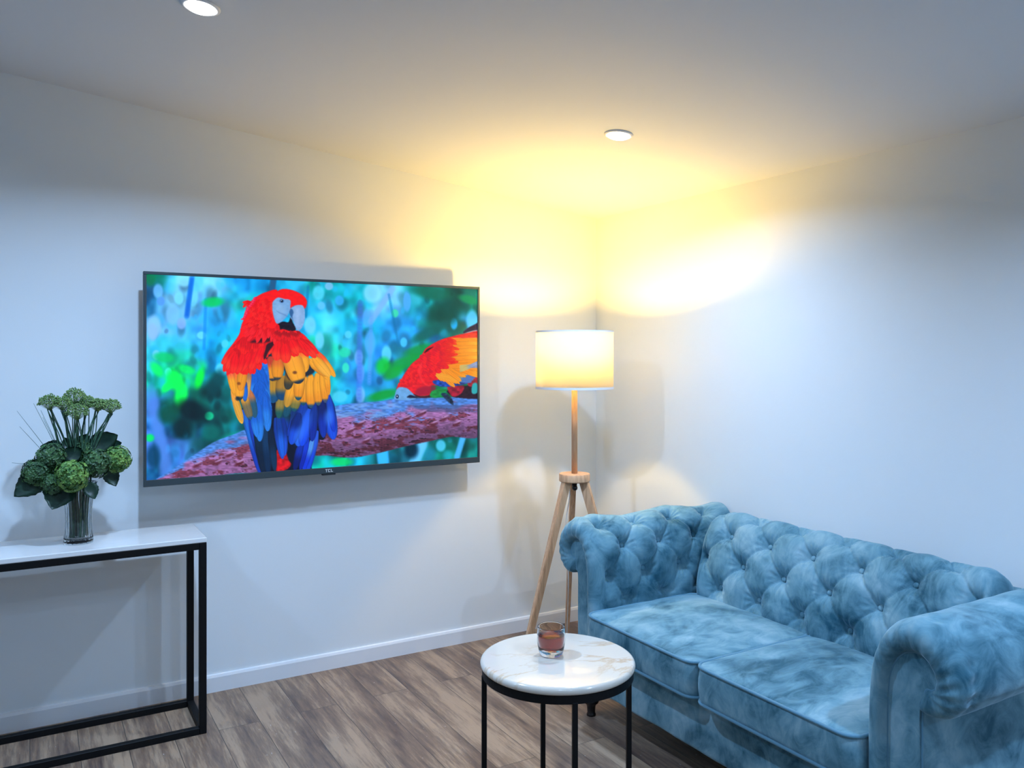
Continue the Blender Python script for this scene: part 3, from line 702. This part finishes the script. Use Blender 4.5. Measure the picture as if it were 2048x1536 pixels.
# ---------------------------------------------------------------- vase and flowers
VX, VY, VZ = .151, 3.352, KZ
vase = thing('vase', 'clear fluted glass vase of green flowers standing on console table', 'vase', (VX, VY, VZ))
vp = [(.0475, 0), (.048, .01), (.044, .04), (.042, .08), (.044, .13), (.050, .18), (.059, .212), (.0605, .216)]
def vr(z, off=0):
    for (r0, z0), (r1, z1) in zip(vp, vp[1:]):
        if z <= z1: return r0 + (r1 - r0) * (z - z0) / (z1 - z0) - off
    return vp[-1][0] - off
outer = [(vr(z), z) for z in np.linspace(0, .216, 28)]; inner = [(vr(z, .004), z) for z in np.linspace(.216, .016, 26)]
prof = [(.001, 0)] + outer + inner + [(.001, .016)]
bm = bmesh.new(); lathe(bm, [(r, z + VZ) for r, z in prof], VX, VY, 96, flute=lambda a, z: 1 + .022 * math.cos(18 * a))
obj('vase_body', bm, M_vase, vase, True)

VR = Vector((1.0, -.02, 0)); VF = Vector((.05, 1.0, 0)).normalized()   # across and away, seen from the room
def P(a, z, f=0.0): return Vector((VX, VY, VZ)) + VR * a + VF * f + Vector((0, 0, z))
# scale: 1 px of the photo here = 1.8 mm
def leaf(bm, base, tip, width, sag=.01, up=Vector((0, -1, .3)), cup=.2):
    d = tip - base; L = d.length; t = d.normalized(); s = t.cross(up).normalized(); n = s.cross(t).normalized()
    N, rows = 12, []
    for i in range(N + 1):
        u = i / N; w = width * .5 * (math.sin(PI * min(1, u ** .8)) ** .85) * (1 + (.06 if i % 2 else -.03)); w = max(w, .0006)
        c = base + d * u + n * (-sag * math.sin(PI * u)) * 1.0
        rows.append([bm.verts.new(c + s * w * k + n * (cup * w * abs(k))) for k in (-1, -.5, 0, .5, 1)])
    for a, b in zip(rows, rows[1:]):
        for i in range(4): bm.faces.new((a[i], a[i + 1], b[i + 1], b[i]))
    bmesh.ops.solidify(bm, geom=bm.faces[:], thickness=.0007)
    return bm

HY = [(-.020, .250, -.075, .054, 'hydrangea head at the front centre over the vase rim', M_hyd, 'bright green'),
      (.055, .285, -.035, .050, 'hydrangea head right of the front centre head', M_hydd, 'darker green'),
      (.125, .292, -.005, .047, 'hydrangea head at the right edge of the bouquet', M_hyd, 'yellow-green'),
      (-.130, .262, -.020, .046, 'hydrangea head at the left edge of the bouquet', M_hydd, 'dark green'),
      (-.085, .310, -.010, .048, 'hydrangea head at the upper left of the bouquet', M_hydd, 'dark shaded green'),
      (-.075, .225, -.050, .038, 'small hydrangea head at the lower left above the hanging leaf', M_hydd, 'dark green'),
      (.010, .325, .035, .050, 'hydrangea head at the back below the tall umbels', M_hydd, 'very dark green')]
LV = {0: [((.03, .225, -.06), (.052, .165, -.085), .05)],
      2: [((.095, .265, -.02), (.121, .197, -.03), .055), ((.10, .285, .0), (.14, .33, .02), .06)],
      1: [((.035, .335, .0), (.128, .382, -.01), .085), ((.05, .33, .02), (.142, .350, .02), .07)],
      3: [((-.105, .262, -.035), (-.196, .188, -.045), .085), ((-.12, .29, 0), (-.165, .245, .01), .06)],
      4: [((-.05, .33, 0), (-.12, .352, .01), .07), ((-.02, .33, -.02), (-.045, .38, .0), .05)],
      5: [((-.040, .245, -.06), (-.081, .138, -.075), .105), ((-.05, .24, -.05), (-.118, .205, -.05), .06)],
      6: [((0, .33, .0), (.03, .39, .0), .06), ((0, .30, -.03), (-.04, .345, -.03), .07)]}
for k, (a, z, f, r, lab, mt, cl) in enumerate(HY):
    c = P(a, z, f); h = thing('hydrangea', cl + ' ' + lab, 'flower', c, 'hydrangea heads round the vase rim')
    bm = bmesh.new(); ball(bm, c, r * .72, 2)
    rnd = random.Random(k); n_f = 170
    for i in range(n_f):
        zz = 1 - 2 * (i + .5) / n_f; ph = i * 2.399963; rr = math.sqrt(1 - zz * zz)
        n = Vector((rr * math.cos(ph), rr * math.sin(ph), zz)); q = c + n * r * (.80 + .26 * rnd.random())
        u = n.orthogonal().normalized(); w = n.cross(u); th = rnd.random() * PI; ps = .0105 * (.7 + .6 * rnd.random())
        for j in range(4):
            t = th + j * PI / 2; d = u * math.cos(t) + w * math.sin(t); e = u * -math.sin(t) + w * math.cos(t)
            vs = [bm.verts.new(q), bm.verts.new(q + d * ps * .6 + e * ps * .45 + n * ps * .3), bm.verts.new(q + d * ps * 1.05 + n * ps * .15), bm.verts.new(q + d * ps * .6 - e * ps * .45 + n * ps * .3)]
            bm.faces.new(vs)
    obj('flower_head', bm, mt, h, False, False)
    ang = k * 2 * PI / 7 + .4; b = Vector((VX + .021 * math.cos(ang), VY + .021 * math.sin(ang), VZ + .022))
    rim = Vector((VX + .030 * math.cos(ang), VY + .030 * math.sin(ang), VZ + .19))
    bm = bmesh.new(); tube(bm, crv([b, (b + rim) / 2, rim, (rim + c) / 2 + Vector((0, 0, .02)), c]), .0034, 8); obj('stem', bm, M_stem, h, True)
    for (b0, t0, w0) in LV[k]:
        bm = bmesh.new(); leaf(bm, P(*b0), P(*t0), w0); obj('leaf', bm, M_leaf, h, True)

UM = [(-.090, .505, 0, .034, 'leftmost of the pale green umbels rising above the bouquet'), (-.050, .500, -.02, .030, 'pale green umbel second from the left, low and in front'),
      (-.012, .522, .01, .036, 'tallest pale green umbel, at the top centre of the bouquet'), (-.004, .470, -.03, .036, 'pale green umbel below the tallest one, at the centre front'),
      (.028, .500, .01, .028, 'small pale green umbel just right of the tallest one'), (.062, .492, -.01, .029, 'pale green umbel second from the right'),
      (.104, .485, .0, .032, 'rightmost of the pale green umbels rising above the bouquet')]
for k, (a, z, f, r, lab) in enumerate(UM):
    c = P(a, z, f); h = thing('umbel_flower', lab, 'flower', c, 'pale green umbels above the bouquet')
    rnd = random.Random(20 + k); bm = bmesh.new(); hub_ = c + Vector((0, 0, -.8 * r)); 
    for i in range(95):
        zz = 1 - 1.25 * (i + .5) / 95; ph = i * 2.399963; rr = math.sqrt(max(0, 1 - zz * zz))
        n = Vector((rr * math.cos(ph), rr * math.sin(ph), zz * .8)); q = c + n * r * (.88 + .2 * rnd.random())
        tube(bm, [hub_, q], .00035, 3)
        for j in range(3):
            o_ = Vector((rnd.uniform(-1, 1), rnd.uniform(-1, 1), rnd.uniform(-1, 1))) * .0045
            ball(bm, q + o_, .0027, 1)
    obj('flower_head', bm, M_dill, h, False, False)
    for j in range(7):
        ang = rnd.random() * 2 * PI; rr = .030 * math.sqrt(rnd.random()); b = Vector((VX + rr * math.cos(ang), VY + rr * math.sin(ang), VZ + .022))
        rim = Vector((VX + 1.1 * rr * math.cos(ang), VY + 1.1 * rr * math.sin(ang), VZ + .20)) + VR * a * .15
        e = hub_ + Vector((rnd.uniform(-.008, .008), rnd.uniform(-.008, .008), rnd.uniform(0, .01)))
        mid = P(a * .52 + rnd.uniform(-.016, .016), .35, f * .5 + rnd.uniform(-.01, .01))
        bm = bmesh.new(); tube(bm, crv([b, rim, mid, e]), .0017, 6); obj('stem', bm, M_stem, h, True)
GB = [(-.190, .480, 'longest thin grass blade reaching up to the far left'), (-.140, .505, 'thin grass blade bending up left, beside the umbels'),
      (-.182, .425, 'thin grass blade pointing left, below the longest one'), (-.205, .300, 'short thin grass blade sticking out left beside the hydrangeas'),
      (-.112, .455, 'thin short grass blade left of the umbel stems'), (-.118, .480, 'thin upright grass blade close to the leftmost umbel')]
for k, (a, z, lab) in enumerate(GB):
    tip = P(a, z, 0); b = P(-.012 + k * .004, .022, .012 - .003 * k); root = P(-.04, .22, .012)
    if k == 3: root = P(-.03, .235, 0)
    m_ = (root + tip) / 2 + Vector((.016, 0, -.012 if k != 3 else .012))
    bm = bmesh.new(); tube(bm, crv([b, root, m_, tip]), .0018, 6, r1=.0005)
    tag(obj('grass_blade', bm, M_blade, None, True), lab, 'grass blade', 'grass blades at the left of the bouquet')

# ---------------------------------------------------------------- round side table and the drink
RX, RY, RT, RZ = 1.274, 1.928, .217, .554
st = thing('side_table', 'small round side table with white marble top and thin black legs', 'table', (RX, RY, 0))
bm = bmesh.new(); pr = [(.001, RZ), (RT - .012, RZ)]
for i in range(1, 9):
    a = PI / 2 - PI * i / 9 ; pr.append((RT - .012 + .011 * math.cos(a), RZ - .011 + .011 * math.sin(a)))
pr += [(RT - .012, RZ - .022), (.001, RZ - .022)]
lathe(bm, pr, RX, RY, 128); mt = obj('table_top', bm, M_marble, st, True)
mt.modifiers.new('e', 'EDGE_SPLIT').split_angle = .7
bm = bmesh.new(); z1, z0 = RZ - .022, RZ - .043; lathe(bm, [(.211, z0), (.211, z1), (.196, z1), (.196, z0)], RX, RY, 96, close=True)
obj('ring_frame', bm, M_black, st).data.polygons.foreach_set('use_smooth', [False] * 384)
for dr, df in ((.204, .033), (-.204, -.033), (.033, -.204), (-.033, .204)):
    p = Vector((RX, RY, 0)) + Rv * dr + Fv * df; q = Vector((dr, df)).normalized()
    bm = bmesh.new(); box(bm, -.0068, .0068, -.0068, .0068, 0, z0 + .004, .001, 1)
    ang = math.atan2((Rv * dr + Fv * df).y, (Rv * dr + Fv * df).x)
    bmesh.ops.transform(bm, matrix=Matrix.Translation(p) @ Matrix.Rotation(ang, 4, 'Z'), verts=bm.verts[:])
    obj('leg', bm, M_black, st)
bm = bmesh.new(); lathe(bm, [(.211, 0), (.211, .012), (.198, .012), (.198, 0)], RX, RY, 96, close=True); obj('base_ring', bm, M_black, st)

GX, GY, GZ = 1.271, 1.956, RZ + .0005
gl = thing('tumbler', 'short glass tumbler half full of amber drink on the round table', 'glass', (GX, GY, GZ))
op = [(.001, 0), (.029, 0), (.0325, .003), (.0355, .012), (.0385, .028), (.0402, .045), (.0400, .062), (.0388, .0775), (.0386, .0790), (.0382, .0802), (.0377, .0806)]
ip = [(.0372, .0803), (.0369, .0793), (.0370, .0778), (.0375, .0720), (.0380, .062), (.0382, .045), (.0365, .028), (.0330, .018), (.0290, .0145), (.001, .0140)]
bm = bmesh.new(); lathe(bm, [(r, z + GZ) for r, z in op + ip], GX, GY, 96); obj('tumbler_body', bm, M_glass, gl, True)
lp = [(.001, .0142), (.0289, .0147), (.0329, .0182), (.0364, .0282), (.0381, .0452), (.03805, .0565), (.0372, .0570), (.001, .0570)]
bm = bmesh.new(); lathe(bm, [(r, z + GZ) for r, z in lp], GX, GY, 96); dk = obj('drink', bm, M_drink, None, True)
dk.modifiers.new('e', 'EDGE_SPLIT').split_angle = .6
tag(dk, 'amber brown drink filling the tumbler a little over half', 'drink')

# ---------------------------------------------------------------- tufted sofa
SX = 1.83                                        # front of the arms
sofa = thing('sofa', 'blue velvet two-seat chesterfield sofa with button-tufted back and rolled arms', 'sofa', (2.2, 1.946, 0))
def nz(x, y, z, s): return mnoise.noise(Vector((x * s, y * s, z * s)))
def resample(pts, n):
    d = [0]
    for a, b in zip(pts, pts[1:]): d.append(d[-1] + (b - a).length)
    out = []; j = 0
    for i in range(n):
        t = d[-1] * i / (n - 1)
        while j < len(d) - 2 and d[j + 1] < t: j += 1
        k = (t - d[j]) / max(1e-9, d[j + 1] - d[j]); out.append(pts[j].lerp(pts[j + 1], k))
    return out, d[-1]
def sstep(a, b, x):
    t = min(1, max(0, (x - a) / (b - a))); return t * t * (3 - 2 * t)

def tuft(u, v, ru, rv):
    """distances in metres to the nearest fold line and the nearest button, and the angle round it; u,v in lattice cells"""
    p, q = u + v, u - v
    g = 1.0 / math.hypot(1.0 / ru, 1.0 / rv)
    ln = min(abs(p - round(p)), abs(q - round(q))) * g
    bp, bq = round(p), round(q); du = (p + q - bp - bq) / 2; dv = (p - bp - q + bq) / 2
    dx, dy = du * ru, dv * rv
    h = (abs(math.sin(PI * p)) * abs(math.sin(PI * q)))
    return h, ln, math.hypot(dx, dy), math.atan2(dy, dx)

def tuft_disp(u, v, ru, rv):
    h, ln, r, a = tuft(u, v, ru, rv)
    d = .009 * (h - .55)
    d -= .0068 * math.exp(-(ln / .0042) ** 2) * (1 - .35 * math.exp(-((r - .07) / .03) ** 2))
    d -= .027 * math.exp(-(r / .034) ** 2) + .010 * math.exp(-(r / .012) ** 2)
    d += .0028 * math.cos(a * 14 + 1.6 * math.sin(a * 3 + u * 2)) * math.exp(-((r - .034) / .016) ** 2)
    return d

def button(bm, p, n, r=.0105):
    n = n.normalized(); M = n.to_track_quat('Z', 'Y').to_matrix().to_4x4()
    q = bmesh.ops.create_uvsphere(bm, u_segments=16, v_segments=8, radius=r)
    for v in q['verts']: v.co = Vector(p) + M.to_3x3() @ Vector((v.co.x, v.co.y, v.co.z * .5))

B_ = .108; A_ = .187
OUT = [((0, .125), (.050, .125)), ((0, .30), (.050, .30)), ((0, .44), (.050, .46)), ((.004, .55), (.052, .545)), ((.014, .63), (.058, .605)), ((.038, .695), (.078, .648)), ((.075, .738), (.104, .672)), ((.118, .756), (.130, .678)),
       ((.165, .752), (.154, .672)), ((.208, .730), (.173, .652)), ((.242, .690), (.182, .628)), ((.256, .640), (.178, .607)), ((.248, .590), (.168, .598)), ((.222, .553), (.158, .598)), ((.190, .537), (.152, .592)),
       ((.160, .540), (.149, .578)), ((.142, .552), (.146, .560)), ((.137, .535), (.136, .53)), ((.137, .40), (.136, .40)), ((.137, .125), (.136, .125))]
def arm(side, yi):
    o = crv([(a[0], a[1], 0) for a, b in OUT], 12); i_ = crv([(b[0], b[1], 0) for a, b in OUT], 12)
    N = len(o)
    # arc length measured from z = .56 on the inner face
    s = [0.0]
    for a, b in zip(o, o[1:]): s.append(s[-1] + (b - a).length)
    k0 = min(range(N // 2), key=lambda k: abs(o[k].y - .56)); s = [x - s[k0] for x in s]
    nrm = []
    for k in range(N):
        t = (o[min(N - 1, k + 1)] - o[max(0, k - 1)]).normalized(); nrm.append(Vector((-t.y, t.x, 0)))   # points out of the upholstery
    XS = [SX + .042 + .0042 * i for i in range(int((2.60 - SX - .042) / .0042) + 1)]
    bm = bmesh.new(); rings = []
    def Wp(w, z, x): return (x, yi + side * w, z)
    for f, g in ((1.0, .30), (.93, .62), (.78, .9), (.55, 1.0), (.32, .93), (.14, .68), (.04, .35)):
        ring = []
        for k in range(N):
            p = o[k].lerp(i_[k], f); wid = (o[k] - i_[k]).length
            pleat = .0022 * math.sin(s[k] * 150) * sstep(.03, .12, s[k]) * (1 - sstep(.52, .58, s[k])) * math.sin(PI * f)
            ring.append(bm.verts.new(Wp(p.x, p.y, SX + .042 - .042 * g * min(1, wid / .04) - pleat)))
        rings.append(ring)
    for x in XS:
        ring = []
        for k in range(N):
            d = 0.0; sk = s[k]
            env = sstep(1.875, 1.925, x) * sstep(-.20, -.12, sk) * (1 - sstep(.235, .30, sk)) if side > 0 else sstep(1.875, 1.925, x) * sstep(-.20, -.12, sk) * (1 - sstep(.12, .19, sk))
            if env > 0: d += env * tuft_disp((x - 1.916) / A_, sk / (2 * B_), A_, 2 * B_)
            roll = sstep(.20, .30, sk) * (1 - sstep(.50, .56, sk))
            d += roll * (.010 * math.sin(PI * (x - 1.87) / A_ + .6) * math.exp(-((sk - .27) / .09) ** 2) + .006 * nz(x, sk, side, 9) - .012 * math.exp(-((x - 1.90) / .02) ** 2) * .5)
            d += .0022 * math.sin(sk * 150) * roll * math.exp(-((x - 1.88) / .03) ** 2)
            d += .0025 * nz(x, o[k].x + side, o[k].y, 16)
            if o[k].y < .46 and k < N // 2: d *= .3
            p = o[k] + nrm[k] * d
            ring.append(bm.verts.new(Wp(p.x, p.y, x)))
        rings.append(ring)
    for a, b in zip(rings, rings[1:]):
        for k in range(N - 1): bm.faces.new((a[k], a[k + 1], b[k + 1], b[k]))
    bm.faces.new(rings[-1])
    ob = obj('arm', bm, M_velvet, sofa, True)
    # scroll-shaped front panel
    bm = bmesh.new(); loop = [bm.verts.new(Wp(p.x, p.y, SX + .028)) for p in i_[:-1]] ; bm.faces.new(loop)
    r = bmesh.ops.extrude_face_region(bm, geom=bm.faces[:]); bmesh.ops.translate(bm, vec=(.05, 0, 0), verts=[v for v in r['geom'] if isinstance(v, bmesh.types.BMVert)])
    bmesh.ops.triangulate(bm, faces=[f for f in bm.faces if len(f.verts) > 4])
    obj('front_panel', bm, M_velvet, ob)
    bm = bmesh.new(); pp = [Vector(Wp(p.x, p.y, SX + .030)) for p in i_[:-30]]; tube(bm, pp, .0035, 8)
    obj('piping', bm, M_seam, ob, True)
    bm = bmesh.new(); tube(bm, [Wp(.138, .125, SX + .036), Wp(.138, .54, SX + .036)], .003, 8); obj('piping', bm, M_seam, ob, True)
    # buttons
    for row in range(-1, 3):
        vv = row * .5
        for j in range(-1, 8):
            u = j + (.5 if row % 2 else 0); x = 1.916 + u * A_
            if x < 1.90 or x > 2.45: continue
            sk = row * B_
            if sk < -.10 or sk > (.24 if side > 0 else .12): continue
            k = min(range(N), key=lambda k: abs(s[k] - sk)); p = o[k] + nrm[k] * -.036
            bm = bmesh.new(); n3 = Vector((0, side * nrm[k].x, nrm[k].y)); button(bm, Wp(p.x, p.y, x), n3); obj('button', bm, M_velvet, ob, True)
    return ob
arm(1, 2.530); arm(-1, 1.362)

# back
def backrest():
    pts = crv([(0, .30, 0), (0, .44, 0), (.014, .55, 0), (.045, .65, 0), (.085, .72, 0), (.135, .757, 0), (.185, .755, 0), (.232, .73, 0), (.266, .685, 0), (.272, .63, 0), (.25, .585, 0), (.215, .57, 0), (.21, .50, 0), (.21, .125, 0)], 9)
    pts, L = resample(pts, 210); N = 210; s = [L * k / (N - 1) for k in range(N)]
    k0 = min(range(100), key=lambda k: abs(pts[k].y - .592)); s = [x - s[k0] for x in s]
    nrm = []
    for k in range(N):
        t = (pts[min(N - 1, k + 1)] - pts[max(0, k - 1)]).normalized(); nrm.append(Vector((-t.y, t.x, 0)))
    y0, y1 = 1.372, 2.524; AY = .198
    YS = list(np.linspace(y0, y1, 290)); bm = bmesh.new(); rings = []
    for y in YS:
        ring = []; e = min(y - y0, y1 - y); rnd_ = .045 * (1 - math.sqrt(max(0, 1 - (1 - min(1, e / .05)) ** 2)))
        for k in range(N):
            sk = s[k]; env = sstep(-.24, -.16, sk) * (1 - sstep(.24, .32, sk)) * sstep(0, .03, e)
            d = env * tuft_disp((y - 1.90) / AY, sk / (2 * B_), AY, 2 * B_) + .004 * nz(y, sk, 3, 9) + .002 * nz(y, sk, 5, 24) - rnd_ * (1 if sk < .35 else 0)
            p = pts[k] + nrm[k] * d; ring.append(bm.verts.new((2.318 + p.x, y, p.y)))
        rings.append(ring)
    for a, b in zip(rings, rings[1:]):
        for k in range(N - 1): bm.faces.new((a[k], a[k + 1], b[k + 1], b[k]))
    bm.faces.new(rings[0]); bm.faces.new(rings[-1])
    ob = obj('backrest', bm, M_velvet, sofa, True)
    for row in range(-1, 3):
        for j in range(-4, 6):
            y = 1.90 + (j + (.5 if row % 2 else 0)) * AY
            if y < 1.42 or y > 2.48: continue
            k = min(range(N), key=lambda k: abs(s[k] - row * B_)); p = pts[k] - nrm[k] * .036
            bm = bmesh.new(); button(bm, (2.318 + p.x, y, p.y), Vector((nrm[k].x, 0, nrm[k].y))); obj('button', bm, M_velvet, ob, True)
backrest()

# seat base
bm = bmesh.new(); box(bm, SX + .028, 2.56, 1.362, 2.53, .118, .318, .018, 3)
bmesh.ops.subdivide_edges(bm, edges=[e for e in bm.edges if e.calc_length() > .3], cuts=24, use_grid_fill=True)
for v in bm.verts:
    if v.co.x < SX + .06: v.co.x += .005 * nz(v.co.x, v.co.y, v.co.z, 8) - .012 * math.sin(PI * (v.co.z - .118) / .2)
seat_base = obj('seat_base', bm, M_velvet, sofa, True)
seat_base.modifiers.new('e', 'EDGE_SPLIT').split_angle = .9

def cushion(y0, y1, seed):
    x0, x1, z0, z1 = 1.795, 2.345, .316, .428; cx, cy = (x0 + x1) / 2, (y0 + y1) / 2; hx, hy = (x1 - x0) / 2, (y1 - y0) / 2; R = .045
    out = []
    for (sx, sy, a0) in ((1, 1, 0), (-1, 1, 90), (-1, -1, 180), (1, -1, 270)):
        for i in range(9):
            a = math.radians(a0 + i * 90 / 8); out.append(Vector((sx * (hx - R) + R * math.cos(a), sy * (hy - R) + R * math.sin(a))))
    # even spacing
    cl = [Vector((p.x, p.y, 0)) for p in out] + [Vector((out[0].x, out[0].y, 0))]; rs_, _ = resample(cl, 181); out = rs_[:-1]
    # slight bow of the edges
    n = len(out); bm = bmesh.new(); rings = []
    def ring(sc_, z, bulge=0.0, crown=0.0):
        r = []
        for p in out:
            q = p * sc_; l = p.length; q = q + p / l * bulge
            zz = z
            if crown: 
                m = (1 - abs(q.x / hx) ** 2.6) * (1 - abs(q.y / hy) ** 2.6); zz += crown * max(0, m) ** .7
                zz += (.004 * nz(q.x + seed, q.y, seed, 5) + .0025 * nz(q.x, q.y + seed, 2, 14)) * sstep(0, .2, 1 - sc_)
            else: q = q + p / l * .003 * nz(p.x + seed, p.y, z, 10)
            r.append(bm.verts.new((cx + q.x, cy + q.y, zz)))
        rings.append(r)
    for s_ in (.02, .3, .6, .85, .97): ring(s_, z0)
    for t in (0, .15, .35, .5, .65, .85, 1): ring(1, z0 + (z1 - z0) * t, .007 * math.sin(PI * t) - .002)
    for s_ in (.985, .96, .93, .89, .84, .78, .7, .62, .54, .46, .38, .3, .22, .14, .07, .02): ring(s_, z1 + .002, 0, .030)
    for a, b in zip(rings, rings[1:]):
        for i in range(n): bm.faces.new((a[i], a[(i + 1) % n], b[(i + 1) % n], b[i]))
    bm.faces.new(rings[0]); bm.faces.new(rings[-1])
    c = obj('seat_cushion', bm, M_velvet, sofa, True)
    for z in (z0 + .002, z1 + .001):
        bm = bmesh.new(); tube(bm, [(cx + p.x * 1.003, cy + p.y * 1.003, z) for p in out], .0052, 8, closed=True); obj('piping', bm, M_seam, c, True)
cushion(1.9485, 2.529, 3.1); cushion(1.363, 1.9435, 8.7)

# turned feet
for x, y in ((1.885, 2.615), (1.885, 1.28), (2.53, 2.615), (2.53, 1.28)):
    bm = bmesh.new()
    lathe(bm, [(.028, .126), (.030, .118), (.024, .112), (.022, .106), (.031, .098), (.034, .088), (.030, .078), (.022, .072), (.028, .066), (.031, .058), (.028, .050), (.019, .043), (.017, .034), (.015, .012), (.018, .006), (.018, 0)], x, y, 28)
    obj('foot', bm, M_darkwood, sofa, True)
